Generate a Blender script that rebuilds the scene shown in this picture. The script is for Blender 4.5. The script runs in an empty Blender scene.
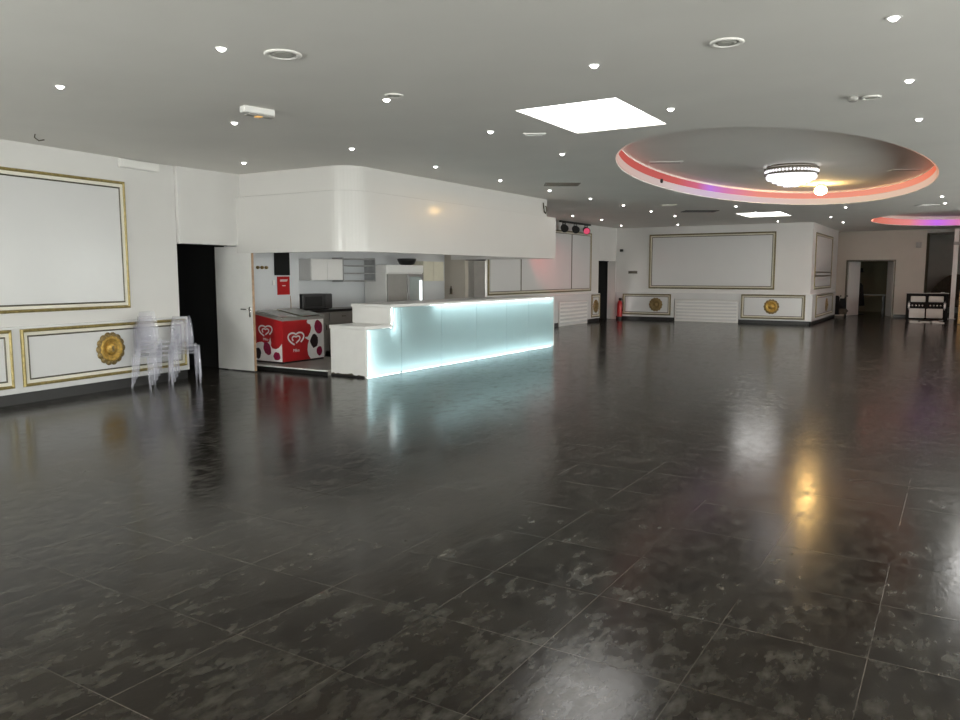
import bpy, bmesh, math, random
from mathutils import Vector, Matrix
R = math.radians
PI = math.pi
random.seed(7)
scn = bpy.context.scene
col = scn.collection

# ------------------------------------------------------------------ materials
def nt_new(name):
    m = bpy.data.materials.new(name); m.use_nodes = True
    nt = m.node_tree; nt.nodes.clear()
    out = nt.nodes.new('ShaderNodeOutputMaterial')
    return m, nt, out

def mat(name, c, rough=.5, metal=0., spec=.5, var=.04, scale=6., bump=0., coat=0., alpha=1., emit=None, es=0., trans=0.):
    m, nt, out = nt_new(name)
    b = nt.nodes.new('ShaderNodeBsdfPrincipled')
    nt.links.new(b.outputs[0], out.inputs[0])
    tc = nt.nodes.new('ShaderNodeTexCoord')
    n = nt.nodes.new('ShaderNodeTexNoise'); n.inputs['Scale'].default_value = scale; n.inputs['Detail'].default_value = 4
    nt.links.new(tc.outputs['Object'], n.inputs['Vector'])
    r = nt.nodes.new('ShaderNodeValToRGB')
    lo = [max(0, x*(1-var)) for x in c]; hi = [min(1, x*(1+var)) for x in c]
    r.color_ramp.elements[0].color = (*lo, 1); r.color_ramp.elements[1].color = (*hi, 1)
    r.color_ramp.elements[0].position = .3; r.color_ramp.elements[1].position = .7
    nt.links.new(n.outputs['Fac'], r.inputs[0]); nt.links.new(r.outputs[0], b.inputs['Base Color'])
    b.inputs['Roughness'].default_value = rough; b.inputs['Metallic'].default_value = metal
    b.inputs['Specular IOR Level'].default_value = spec
    b.inputs['Coat Weight'].default_value = coat; b.inputs['Coat Roughness'].default_value = .08
    b.inputs['Alpha'].default_value = alpha
    b.inputs['Transmission Weight'].default_value = trans
    if emit:
        b.inputs['Emission Color'].default_value = (*emit, 1); b.inputs['Emission Strength'].default_value = es
    if bump:
        bp = nt.nodes.new('ShaderNodeBump'); bp.inputs['Strength'].default_value = bump; bp.inputs['Distance'].default_value = .01
        n2 = nt.nodes.new('ShaderNodeTexNoise'); n2.inputs['Scale'].default_value = scale*8
        nt.links.new(tc.outputs['Object'], n2.inputs['Vector'])
        nt.links.new(n2.outputs['Fac'], bp.inputs['Height']); nt.links.new(bp.outputs[0], b.inputs['Normal'])
    return m

def emat(name, c, s):
    m, nt, out = nt_new(name)
    e = nt.nodes.new('ShaderNodeEmission'); e.inputs[0].default_value = (*c, 1); e.inputs[1].default_value = s
    nt.links.new(e.outputs[0], out.inputs[0]); return m

def pane_mat(name, tint, gloss=.06):
    m, nt, out = nt_new(name)
    t = nt.nodes.new('ShaderNodeBsdfTransparent'); t.inputs[0].default_value = (*tint, 1)
    g = nt.nodes.new('ShaderNodeBsdfGlossy'); g.inputs['Roughness'].default_value = .05
    mx = nt.nodes.new('ShaderNodeMixShader'); mx.inputs[0].default_value = gloss
    nt.links.new(t.outputs[0], mx.inputs[1]); nt.links.new(g.outputs[0], mx.inputs[2]); nt.links.new(mx.outputs[0], out.inputs[0])
    return m

def frosted_mat():
    m, nt, out = nt_new('frosted_glass')
    t = nt.nodes.new('ShaderNodeBsdfTranslucent'); t.inputs[0].default_value = (.80, .92, .94, 1)
    d = nt.nodes.new('ShaderNodeBsdfDiffuse'); d.inputs[0].default_value = (.55, .66, .66, 1)
    g = nt.nodes.new('ShaderNodeBsdfGlossy'); g.inputs['Roughness'].default_value = .06
    f = nt.nodes.new('ShaderNodeFresnel'); f.inputs[0].default_value = 1.45
    a = nt.nodes.new('ShaderNodeMixShader'); a.inputs[0].default_value = .28
    b = nt.nodes.new('ShaderNodeMixShader')
    nt.links.new(t.outputs[0], a.inputs[1]); nt.links.new(d.outputs[0], a.inputs[2])
    nt.links.new(f.outputs[0], b.inputs[0]); nt.links.new(a.outputs[0], b.inputs[1]); nt.links.new(g.outputs[0], b.inputs[2])
    nt.links.new(b.outputs[0], out.inputs[0]); return m

TX, TY, TX0, TY0 = .604, .619, -.236, 1.612
def floor_mat():
    m, nt, out = nt_new('dark_slate_tile')
    N = nt.nodes.new; L = nt.links.new
    def mth(op, a, b=None):
        n = N('ShaderNodeMath'); n.operation = op
        for i, v in enumerate((a, b)):
            if v is None: continue
            if isinstance(v, (int, float)): n.inputs[i].default_value = v
            else: L(v, n.inputs[i])
        return n.outputs[0]
    tc = N('ShaderNodeTexCoord'); s = N('ShaderNodeSeparateXYZ'); L(tc.outputs['Object'], s.inputs[0])
    u = mth('DIVIDE', mth('SUBTRACT', s.outputs[0], TX0), TX); v = mth('DIVIDE', mth('SUBTRACT', s.outputs[1], TY0), TY)
    fu, fv = mth('FRACT', u), mth('FRACT', v)
    eu = mth('MULTIPLY', mth('MINIMUM', fu, mth('SUBTRACT', 1, fu)), TX); ev = mth('MULTIPLY', mth('MINIMUM', fv, mth('SUBTRACT', 1, fv)), TY)
    line0 = mth('LESS_THAN', mth('MINIMUM', eu, ev), .0019)
    cid = N('ShaderNodeCombineXYZ'); L(mth('FLOOR', u), cid.inputs[0]); L(mth('FLOOR', v), cid.inputs[1])
    wn = N('ShaderNodeTexWhiteNoise'); wn.noise_dimensions = '3D'; L(cid.outputs[0], wn.inputs['Vector'])
    sc = N('ShaderNodeVectorMath'); sc.operation = 'SCALE'; sc.inputs['Scale'].default_value = 30; L(wn.outputs['Color'], sc.inputs[0])
    ad = N('ShaderNodeVectorMath'); ad.operation = 'ADD'; L(tc.outputs['Object'], ad.inputs[0]); L(sc.outputs[0], ad.inputs[1])
    def noise(sx, sy, detail, rough=.6):
        mp = N('ShaderNodeMapping'); mp.inputs['Scale'].default_value = (sx, sy, 1); L(ad.outputs[0], mp.inputs[0])
        n = N('ShaderNodeTexNoise'); n.inputs['Scale'].default_value = 1; n.inputs['Detail'].default_value = detail; n.inputs['Roughness'].default_value = rough
        L(mp.outputs[0], n.inputs['Vector']); return n
    n1 = noise(17, 8, 6, .62); n2 = noise(4.5, 3.2, 2); n3 = noise(3, 3, 2)
    mpl = N('ShaderNodeMapping'); mpl.inputs['Scale'].default_value = (1.1, 1.1, 1); L(tc.outputs['Object'], mpl.inputs[0])
    nl = N('ShaderNodeTexNoise'); nl.inputs['Scale'].default_value = 1; nl.inputs['Detail'].default_value = 2; L(mpl.outputs[0], nl.inputs['Vector'])
    rl = N('ShaderNodeValToRGB'); rl.color_ramp.elements[0].position = .40; rl.color_ramp.elements[1].position = .60; rl.color_ramp.elements[0].color = (.04, .04, .04, 1)
    L(nl.outputs['Fac'], rl.inputs[0]); line = mth('MULTIPLY', line0, rl.outputs[0])
    r1 = N('ShaderNodeValToRGB'); r1.color_ramp.elements[0].position = .40; r1.color_ramp.elements[1].position = .74
    L(n1.outputs['Fac'], r1.inputs[0])
    r2 = N('ShaderNodeValToRGB'); r2.color_ramp.elements[0].position = .38; r2.color_ramp.elements[1].position = .66
    L(n2.outputs['Fac'], r2.inputs[0])
    blot = mth('MULTIPLY', r1.outputs[0], mth('ADD', mth('MULTIPLY', r2.outputs[0], .8), .2))
    base = N('ShaderNodeValToRGB'); base.color_ramp.elements[0].color = (.0092, .0066, .0050, 1); base.color_ramp.elements[1].color = (.0180, .0138, .0100, 1)
    base.color_ramp.elements[0].position = .35; base.color_ramp.elements[1].position = .65
    L(n3.outputs['Fac'], base.inputs[0])
    mx = N('ShaderNodeMix'); mx.data_type = 'RGBA'; L(blot, mx.inputs[0]); L(base.outputs[0], mx.inputs[6]); mx.inputs[7].default_value = (.086, .080, .068, 1)
    mg = N('ShaderNodeMix'); mg.data_type = 'RGBA'; L(line, mg.inputs[0]); L(mx.outputs[2], mg.inputs[6]); mg.inputs[7].default_value = (.12, .105, .09, 1)
    b = N('ShaderNodeBsdfPrincipled'); L(mg.outputs[2], b.inputs['Base Color'])
    b.inputs['Specular IOR Level'].default_value = .5; b.inputs['IOR'].default_value = 1.29
    L(mth('ADD', mth('MULTIPLY', blot, .16), FLOOR_R), b.inputs['Roughness'])
    bp = N('ShaderNodeBump'); bp.inputs['Strength'].default_value = .22; bp.inputs['Distance'].default_value = .004
    L(mth('SUBTRACT', n1.outputs['Fac'], mth('MULTIPLY', line, .8)), bp.inputs['Height']); L(bp.outputs[0], b.inputs['Normal'])
    L(b.outputs[0], out.inputs[0]); return m
FLOOR_R = .15

def led_glow_mat(name, strength, hue_at, near=None):
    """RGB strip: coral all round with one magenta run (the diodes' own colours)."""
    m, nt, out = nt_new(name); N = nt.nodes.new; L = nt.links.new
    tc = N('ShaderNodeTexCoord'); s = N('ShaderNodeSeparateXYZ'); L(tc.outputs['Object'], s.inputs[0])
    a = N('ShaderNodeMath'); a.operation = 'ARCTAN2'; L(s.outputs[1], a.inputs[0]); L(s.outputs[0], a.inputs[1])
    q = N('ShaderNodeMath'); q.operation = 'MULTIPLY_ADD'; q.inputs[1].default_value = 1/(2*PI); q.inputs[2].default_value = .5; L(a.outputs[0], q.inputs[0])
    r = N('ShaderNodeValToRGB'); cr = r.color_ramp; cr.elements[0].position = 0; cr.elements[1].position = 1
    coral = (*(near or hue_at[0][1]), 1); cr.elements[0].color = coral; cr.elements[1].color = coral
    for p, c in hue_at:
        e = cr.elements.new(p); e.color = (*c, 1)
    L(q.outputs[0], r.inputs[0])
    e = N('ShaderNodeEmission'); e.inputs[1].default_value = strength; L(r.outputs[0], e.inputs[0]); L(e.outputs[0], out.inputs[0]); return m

def crystal_mat():
    m, nt, out = nt_new('lit_crystal')
    e = nt.nodes.new('ShaderNodeEmission'); e.inputs[0].default_value = (.95, .93, 1, 1); e.inputs[1].default_value = .9
    g = nt.nodes.new('ShaderNodeBsdfPrincipled'); g.inputs['Base Color'].default_value = (.9, .9, .95, 1); g.inputs['Roughness'].default_value = .08
    a = nt.nodes.new('ShaderNodeAddShader'); nt.links.new(e.outputs[0], a.inputs[0]); nt.links.new(g.outputs[0], a.inputs[1])
    nt.links.new(a.outputs[0], out.inputs[0]); return m

M = dict(
    wall=mat('white_wall_paint', (.70, .688, .672), .42, var=.02, scale=1.5),
    ceil=mat('matt_ceiling_paint', (.82, .802, .762), .8, var=.02, scale=1.2),
    gloss=mat('white_lacquer', (.685, .67, .65), .25, var=.012, scale=1.2, coat=.12),
    panel=mat('satin_white_panel', (.665, .665, .665), .22, var=.012, scale=1.5),
    white=mat('white_laminate', (.80, .79, .77), .3, var=.02),
    plastic=mat('white_plastic', (.78, .77, .75), .35),
    kwall=mat('kitchen_white_paint', (.64, .66, .68), .4, var=.02, scale=2),
    beige=mat('beige_wall_paint', (.48, .44, .385), .5, var=.03, scale=2),
    ivory=mat('ivory_laminate', (.74, .71, .58), .35),
    gold=mat('antique_gold_paint', (.30, .235, .085), .38, metal=.35, var=.25, scale=22),
    gold2=mat('tarnished_gold', (.17, .14, .062), .4, metal=.3, var=.25, scale=22),  # darker gold for the frames farther away
    cream2=mat('aged_cream_paint', (.60, .56, .46), .35, var=.04),  # darker cream band of the same frames
    grey_vent=mat('grey_vent_cone', (.50, .49, .45), .6),
    cream=mat('cream_paint', (.76, .73, .62), .35, var=.04),
    pewter=mat('dark_bronze_line', (.105, .092, .065), .4, metal=.2, var=.2, scale=20),
    ros=mat('gilded_plaster', (.50, .31, .07), .36, metal=.55, var=.35, scale=30, bump=.4),
    ros2=mat('dark_gilt', (.25, .175, .07), .42, metal=.4, var=.4, scale=40, bump=.4),
    black=mat('black_plinth', (.012, .012, .012), .4),
    blackp=mat('black_plastic', (.012, .012, .012), .3),
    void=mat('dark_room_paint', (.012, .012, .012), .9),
    grey=mat('grey_laminate', (.30, .29, .27), .35),
    greym=mat('brushed_steel', (.42, .42, .42), .3, metal=.8, var=.1),
    chrome=mat('chrome', (.75, .75, .75), .12, metal=1.),
    warmwood=mat('raw_wood_edge', (.42, .27, .17), .5, var=.2, scale=12),
    red=mat('red_vinyl', (.46, .016, .02), .35, var=.06),
    redm=mat('red_paper', (.42, .02, .022), .8, spec=.1), blackm=mat('matt_black', (.012, .012, .012), .7, spec=.15),
    redp=mat('red_paint', (.45, .02, .02), .35),
    logo=mat('white_vinyl', (.85, .83, .82), .35),
    berry=mat('berry_print', (.30, .012, .06), .35, var=.4, scale=40),
    plum=mat('blackberry_print', (.018, .01, .012), .35, var=.6, scale=60),
    lid=mat('freezer_glass_lid', (.30, .31, .27), .12, var=.05),
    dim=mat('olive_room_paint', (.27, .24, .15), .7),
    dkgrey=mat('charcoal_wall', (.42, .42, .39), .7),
    brown=mat('dark_brown_fabric', (.06, .045, .03), .8, var=.3, scale=10),
    ochre=mat('ochre_curtain', (.42, .27, .12), .8, var=.2),
    acryl=mat('clear_acrylic', (.70, .70, .80), .06, alpha=.33, var=.02, spec=.8),
    tuft=mat('white_leatherette', (.52, .51, .48), .35),
    amber=mat('amber_lens', (.85, .5, .18), .2, emit=(1, .55, .15), es=.35),
    skypane=pane_mat('opal_skylight_glazing', (.60, .60, .60), .03),
    winpane=pane_mat('clear_glazing', (.95, .97, .96)),
    frost=frosted_mat(),
    ledw=emat('cool_white_led', (.86, .985, 1), 42.),
    spot=emat('lit_spot_lens', (1, .97, .9), 14.),
    tube=emat('fluorescent_tube', (1, .97, .92), 8.),
    warm=emat('warm_bulb', (1, .62, .22), 95.),
    redlamp=emat('red_gel_lamp', (.62, .08, .15), 1.),
    whiteled=emat('white_strip_light', (.95, 1, 1), 1.8),
    crystal=crystal_mat(),
)
M['floor'] = floor_mat()

# ------------------------------------------------------------------ mesh helpers
def add_box(bm, x0, y0, z0, x1, y1, z1, bev=0., seg=1, mtx=None):
    t = bmesh.new()
    bmesh.ops.create_cube(t, size=1)
    for v in t.verts:
        v.co = Vector(((v.co.x+.5)*(x1-x0)+x0, (v.co.y+.5)*(y1-y0)+y0, (v.co.z+.5)*(z1-z0)+z0))
    if bev: bmesh.ops.bevel(t, geom=t.edges[:], offset=bev, segments=seg, affect='EDGES', profile=.5)
    if mtx: t.transform(mtx)
    me = bpy.data.meshes.new('t'); t.to_mesh(me); t.free(); bm.from_mesh(me); bpy.data.meshes.remove(me)

def bx(*a, **k):
    bm = bmesh.new(); add_box(bm, *a, **k); return bm

def add_lathe(bm, prof, n=24, mtx=None, sx=1., sy=1.):
    rings = []
    for r, z in prof:
        if r < 1e-5: rings.append([bm.verts.new((0, 0, z))])
        else: rings.append([bm.verts.new((r*sx*math.cos(2*PI*i/n), r*sy*math.sin(2*PI*i/n), z)) for i in range(n)])
    new = [v for r in rings for v in r]
    for a, b in zip(rings, rings[1:]):
        for i in range(n):
            j = (i+1) % n
            if len(a) == 1 and len(b) == 1: continue
            if len(a) == 1: bm.faces.new((a[0], b[i], b[j]))
            elif len(b) == 1: bm.faces.new((a[i], a[j], b[0]))
            else: bm.faces.new((a[i], a[j], b[j], b[i]))
    if mtx: bmesh.ops.transform(bm, matrix=mtx, verts=new)

def lathe(*a, **k):
    bm = bmesh.new(); add_lathe(bm, *a, **k); return bm

def add_tube(bm, pts, r, n=8, closed=False, taper=None):
    pts = [Vector(p) for p in pts]; rings = []; m = len(pts)
    for i, p in enumerate(pts):
        a = pts[i-1] if (i or closed) else p; b = pts[(i+1) % m] if (i < m-1 or closed) else p
        t = (b-a).normalized(); up = Vector((0, 0, 1)) if abs(t.z) < .9 else Vector((1, 0, 0))
        x = t.cross(up).normalized(); y = t.cross(x)
        rr = r if taper is None else r+(taper-r)*i/(m-1)
        rings.append([bm.verts.new(p+rr*(math.cos(2*PI*k/n)*x+math.sin(2*PI*k/n)*y)) for k in range(n)])
    for i in range(m if closed else m-1):
        a, b = rings[i], rings[(i+1) % m]
        for k in range(n): bm.faces.new((a[k], a[(k+1) % n], b[(k+1) % n], b[k]))
    if not closed:
        bm.faces.new(rings[0]); bm.faces.new(rings[-1])

def tube(*a, **k):
    bm = bmesh.new(); add_tube(bm, *a, **k); return bm

def add_prism(bm, pts, d):
    """pts: 3-D points of a planar outline; d: extrusion vector."""
    d = Vector(d); a = [bm.verts.new(p) for p in pts]; b = [bm.verts.new(Vector(p)+d) for p in pts]
    n = len(a); bm.faces.new(a); bm.faces.new(b[::-1])
    for i in range(n): bm.faces.new((a[i], b[i], b[(i+1) % n], a[(i+1) % n]))

def prism(*a): bm = bmesh.new(); add_prism(bm, *a); return bm

def obj(name, bm, m, parent=None, smooth=False, loc=None, rotz=0.):
    bmesh.ops.recalc_face_normals(bm, faces=bm.faces[:])
    me = bpy.data.meshes.new(name); bm.to_mesh(me); bm.free()
    me.materials.append(m if not isinstance(m, str) else M[m])
    if smooth:
        for p in me.polygons: p.use_smooth = True
    o = bpy.data.objects.new(name, me); col.objects.link(o)
    if parent: o.parent = parent
    if loc: o.location = loc
    if rotz: o.rotation_euler.z = rotz
    return o

def tag(o, label, cat, group=None):
    o['label'] = label; o['category'] = cat; o['kind'] = 'thing'
    if group: o['group'] = group
    return o

def thing(name, label, cat, loc=(0, 0, 0), rotz=0., group=None):
    o = bpy.data.objects.new(name, None); col.objects.link(o); o.empty_display_size = .1
    o.location = loc; o.rotation_euler = (0, 0, rotz); return tag(o, label, cat, group)

def struct(name, bm, m, parent=None):
    o = obj(name, bm, m, parent); o['kind'] = 'structure'; return o

def dup(root, loc, rotz, label, group=None):
    r = root.copy(); col.objects.link(r); r.location = loc; r.rotation_euler = (0, 0, rotz); r['label'] = label
    if group: r['group'] = group
    for ch in list(root.children):
        c = ch.copy(); col.objects.link(c); c.parent = r
        for g in list(ch.children):
            d = g.copy(); col.objects.link(d); d.parent = c
    return r

ORD = ['first', 'second', 'third', 'fourth', 'fifth', 'sixth', 'seventh', 'eighth', 'ninth', 'tenth', 'eleventh']
H = 3.2                                             # ceiling height
# the first stretch of the side wall stands three degrees askew to the tiles
WA, WB = Vector((-9.8, 4.77, 0)), Vector((-10.1, 7.75, 0))
WU = (WB-WA).normalized(); WN = Vector((WU.y, -WU.x, 0)); WROT = math.atan2(WU.y, WU.x)
def on_left(u):                                     # u metres from WB back towards the camera (negative = nearer)
    return WB+WU*u

# ------------------------------------------------------------------ setting
struct('floor', bx(-15, -4.2, -.2, 6, 40, 0), 'floor')
SKY = [(-3.82, 6.84, -2.77, 8.30), (-5.19, 21.35, -4.05, 22.95), (.16, 13.0, 1.35, 15.6)]
DOMES = [(-2.60, 14.2, 2.23, 5.45), (0.0, 26.8, 2.4, 3.6)]
DZ = .30
def ellipse(d, z, n=72, k=1.):
    cx, cy, a, b = d
    return [Vector((cx+(a*k)*math.cos(2*PI*i/n), cy+(b*k)*math.sin(2*PI*i/n), z)) for i in range(n)]
bm = bmesh.new()
def loop(pts):
    vs = [bm.verts.new(p) for p in pts]
    return vs, [bm.edges.new((vs[i], vs[(i+1) % len(vs)])) for i in range(len(vs))]
ed = loop([(-15, -4.2, H), (6, -4.2, H), (6, 40, H), (-15, 40, H)])[1]
holes = []
for x0, y0, x1, y1 in SKY:
    v, e = loop([(x0, y0, H), (x1, y0, H), (x1, y1, H), (x0, y1, H)]); ed += e; holes.append((v, .032, False))
for d in DOMES:
    v, e = loop(ellipse(d, H)); ed += e; holes.append((v, DZ, True))
bmesh.ops.triangle_fill(bm, edges=ed, use_beauty=True)
for vs, dz, cap in holes:
    up = [bm.verts.new(v.co+Vector((0, 0, dz))) for v in vs]; n = len(vs)
    for i in range(n): bm.faces.new((vs[i], vs[(i+1) % n], up[(i+1) % n], up[i]))
    if cap: bm.faces.new(up)
struct('ceiling', bm, 'ceil')

def portal(loc, rot, w, h):
    l = bpy.data.lights.new('daylight_portal', 'AREA'); l.shape = 'RECTANGLE'; l.size = w; l.size_y = h
    l.cycles.is_portal = True
    o = bpy.data.objects.new('daylight_portal', l); o.location = loc; o.rotation_euler = rot; col.objects.link(o)
# daylight: glazed openings (frames, mullions, panes) with the overcast sky beyond
def window(n, axis, pos, a0, a1, z0, z1, nm, name=None):
    fr = bmesh.new(); w = .06
    def b(p0, p1, q0, q1):
        if axis == 'y': add_box(fr, p0, pos-.05, q0, p1, pos+.05, q1)
        else: add_box(fr, pos-.05, p0, q0, pos+.05, p1, q1)
    b(a0, a1, z0, z0+w); b(a0, a1, z1-w, z1)
    for k in range(nm+1):
        p = a0+(a1-a0-w)*k/nm; b(p, p+w, z0+w, z1-w)
    f = struct('window_%d' % n, fr, 'plastic')
    g = bx(a0, pos-.006, z0, a1, pos+.006, z1) if axis == 'y' else bx(pos-.006, a0, z0, pos+.006, a1, z1)
    obj('pane', g, 'winpane', f)
    portal(((a0+a1)/2, pos, (z0+z1)/2) if axis == 'y' else (pos, (a0+a1)/2, (z0+z1)/2),
           (R(90), 0, 0) if axis == 'y' else (R(90), 0, R(90)), a1-a0, z1-z0)
for i, (x0, y0, x1, y1) in enumerate(SKY):
    struct('window_%d' % (i+1), bx(x0+.001, y0+.001, H+.012, x1-.001, y1-.001, H+.02), 'skypane')
    portal(((x0+x1)/2, (y0+y1)/2, H+.030), (0, 0, 0), x1-x0, y1-y0)

def wall_with_windows(name, axis, pos, th, a0, a1, wins, n0, mull=3):
    """wins: list of (a, b, z0, z1)"""
    bm = bmesh.new(); p = a0
    def b(p0, p1, q0, q1):
        if p1-p0 < 1e-4 or q1-q0 < 1e-4: return
        if axis == 'y': add_box(bm, p0, min(pos, pos+th), q0, p1, max(pos, pos+th), q1)
        else: add_box(bm, min(pos, pos+th), p0, q0, max(pos, pos+th), p1, q1)
    for (a, c, z0, z1) in wins:
        b(p, a, 0, H); b(a, c, 0, z0); b(a, c, z1, H); p = c
    b(p, a1, 0, H)
    struct(name, bm, 'wall')
    for k, (a, c, z0, z1) in enumerate(wins): window(n0+k, axis, pos+th/2, a, c, z0, z1, mull)
REAR = [(-8.5, -4.2, .4, 2.7), (.8, 3.6, .6, 2.6)]
SIDE = [(-3.0, -.6, .7, 2.5), (1.0, 3.4, .7, 2.5), (4.8, 7.2, .7, 2.5), (10.0, 11.6, .5, 2.8), (14.5, 16.3, .5, 2.8), (19.0, 20.9, .5, 2.8), (23.3, 24.9, .6, 2.7)]  # the farther openings are added, out of view, to brighten the far hall
wall_with_windows('wall_rear', 'y', -4.0, -.2, -15, 6, REAR, 4)
wall_with_windows('wall_right', 'x', 5.0, .2, -4.2, 40, SIDE, 7)

# side wall, first stretch (askew), with a raised dado and black plinth
def askew(u0, u1, n0, n1, z0, z1, bev=0):
    bm = bx(u0, -n1, z0, u1, -n0, z1, bev=bev)
    bm.transform(Matrix.Translation(WB) @ Matrix.Rotation(WROT, 4, 'Z')); return bm
bm = bmesh.new()
WM = Matrix.Translation(WB) @ Matrix.Rotation(WROT, 4, 'Z')
for u0, u1, z0, z1 in ((-6.4, -.14, 0, H), (-9.6, -6.4, 0, 1.0), (-9.6, -6.4, 3.0, H), (-12.2, -9.6, 0, H)): add_box(bm, u0, 0, z0, u1, .25, z1, mtx=WM)
struct('wall_left', bm, 'wall')
fr = bmesh.new()
for a in ((-9.6, 1.0, -6.4, 1.06), (-9.6, 2.94, -6.4, 3.0), (-9.6, 1.06, -9.54, 2.94), (-8.03, 1.06, -7.97, 2.94), (-6.46, 1.06, -6.4, 2.94)): add_box(fr, a[0], .08, a[1], a[2], .17, a[3], mtx=WM)
f = struct('window_30', fr, 'plastic')
g = bmesh.new(); add_box(g, -9.59, .12, 1.01, -6.41, .13, 2.99, mtx=WM); obj('pane', g, 'winpane', f)
pc = WM @ Vector((-8.0, .15, 2.0)); portal(tuple(pc), (R(90), 0, WROT+PI), 3.2, 2.0)
struct('trim_1', askew(-12.2, -.03, .001, .045, .135, .955, .004), 'panel')
struct('baseboard_left', askew(-12.2, -.06, .001, .03, 0, .134), 'black')
# lintel wall over the dark doorway and the lobby behind it
struct('wall_doorway', bx(-10.25, 7.62, 2.06, -10.03, 8.95, H), 'wall')
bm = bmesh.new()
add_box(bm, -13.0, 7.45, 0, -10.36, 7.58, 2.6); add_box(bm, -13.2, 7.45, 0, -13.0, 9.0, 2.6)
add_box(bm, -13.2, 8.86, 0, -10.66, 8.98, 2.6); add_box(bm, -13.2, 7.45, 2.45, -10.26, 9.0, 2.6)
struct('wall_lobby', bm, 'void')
# door jamb hints

# kitchen shell
bm = bmesh.new()
add_box(bm, -10.85, 8.99, 0, -10.6, 10.66, H); add_box(bm, -11.35, 10.66, 0, -11.2, 16.5, H); add_box(bm, -11.2, 10.60, 0, -10.85, 10.66, H)
struct('wall_kitchen', bm, 'kwall')
struct('wall_kitchen_end', bx(-11.35, 16.4, 0, -10.58, 16.56, H), 'beige')
struct('floor_kitchen', bx(-10.6, 9.05, 0, -8.421, 10.62, .078), 'grey')
struct('trim_3', bx(-10.6, 9.03, .062, -8.421, 9.05, .082), 'white')
struct('trim_9', bx(-10.6, 9.03, 0, -8.421, 9.049, .061), 'black')
bm = bmesh.new()                                       # dim recess between the kitchen and the panelled wall
add_box(bm, -12.4, 16.57, 0, -12.2, 19.6, H); add_box(bm, -12.2, 19.4, 0, -10.61, 19.6, H)
struct('wall_recess', bm, 'grey')
struct('trim_4', bx(-10.62, 16.42, 1.94, -10.42, 17.15, 2.02), 'black')

# the canopy over the bar (rounded near corner), two tiers
def canopy(x1, y0, y1, z0, z1, rad, th=.14):
    xl = -10.05
    outer = [(xl, y0)]
    for k in range(13):
        a = -PI/2+PI/2*k/12
        outer.append((x1-rad+rad*math.cos(a), y0+rad+rad*math.sin(a)))
    outer += [(x1, y1), (-10.3, y1)]
    inner = [(-10.3, y1-th), (x1-th, y1-th)]
    r2 = rad-th
    for k in range(13):
        a = -PI/2*k/12
        inner.append((x1-rad+r2*math.cos(a), y0+rad+r2*math.sin(a)))
    inner += [(xl, y0+th)]
    pts = [(x, y, z0) for x, y in outer+inner]
    return prism(pts, (0, 0, z1-z0))
struct('wall_canopy', canopy(-7.62, 8.72, 15.50, 1.935, 2.828, .42), 'gloss')
struct('wall_canopy_upper', canopy(-7.70, 8.80, 15.22, 2.842, H, .40), 'gloss')

struct('trim_2', canopy(-7.74, 8.84, 15.18, 2.829, 2.841, .38), 'grey')

# far part of the side wall (beyond the bar)
struct('wall_left_far', bx(-10.46, 17.17, 0, -10.4, 24.45, H), 'wall')
bm = bmesh.new(); add_box(bm, -10.399, 17.2, .12, -10.33, 21.25, .955); add_box(bm, -10.399, 23.42, .12, -10.33, 24.45, .955); add_box(bm, -10.399, 21.25, .75, -10.33, 23.42, .955)
struct('trim_5', bm, 'panel')
struct('baseboard_left_far', bx(-10.399, 17.2, 0, -10.345, 24.44, .119), 'black')
# corner passage
struct('wall_corner_lintel', bx(-10.6, 24.46, 2.05, -10.4, 26.0, H), 'wall')
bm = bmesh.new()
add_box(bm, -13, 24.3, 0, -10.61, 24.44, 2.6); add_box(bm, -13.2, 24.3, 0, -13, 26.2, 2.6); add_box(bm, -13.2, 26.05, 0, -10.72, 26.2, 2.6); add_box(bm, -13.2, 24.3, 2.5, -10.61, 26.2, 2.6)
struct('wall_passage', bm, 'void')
struct('door_2', bx(-10.70, 25.98, .01, -10.402, 26.03, 2.03), 'wall')

# back wall and the side of the projecting block
struct('wall_back', bx(-10.7, 26.06, 0, -3.95, 26.2, H), 'wall')
struct('wall_block', bx(-4.2, 26.2, 0, -3.95, 31.9, H), 'wall')
bm = bmesh.new()
add_box(bm, -10.38, 25.98, .12, -8.26, 26.059, .955); add_box(bm, -6.08, 25.98, .12, -3.95, 26.059, .955); add_box(bm, -8.26, 25.98, .76, -6.08, 26.059, .955)
add_box(bm, -3.949, 25.98, .12, -3.87, 31.3, .955)
struct('trim_6', bm, 'panel')
bm = bmesh.new(); add_box(bm, -10.36, 26.0, 0, -3.9, 26.059, .119); add_box(bm, -3.949, 26.0, 0, -3.89, 31.3, .119)
struct('baseboard_back', bm, 'black')
# rear wall of the far bay, with double doorway
bm = bmesh.new()
add_box(bm, -4.4, 32.5, 0, -3.66, 32.66, H); add_box(bm, -2.07, 32.5, 0, -1.09, 32.66, H); add_box(bm, -3.66, 32.5, 2.10, -2.07, 32.66, H); add_box(bm, -4.4, 31.8, 0, -4.2, 32.5, H)
struct('wall_far', bm, 'beige')
bm = bmesh.new()
for a in ((-3.70, -3.65, 0), (-2.08, -2.03, 0)): add_box(bm, a[0], 32.47, 0, a[1], 32.68, 2.13)
add_box(bm, -3.65, 32.47, 2.08, -2.08, 32.68, 2.13)
struct('trim_7', bm, 'pewter')
struct('baseboard_far', bx(-2.03, 32.47, 0, -1.09, 32.499, .11), 'black')
def leaf(hx, ang, w):
    bm = bx(0, -.02, .01, w, .02, 2.07); bm.transform(Matrix.Translation((hx, 32.69, 0)) @ Matrix.Rotation(ang, 4, 'Z')); return bm
struct('door_3', leaf(-3.63, R(67), .80), 'white')
struct('door_4', leaf(-2.10, R(108), .80), 'white')
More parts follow.
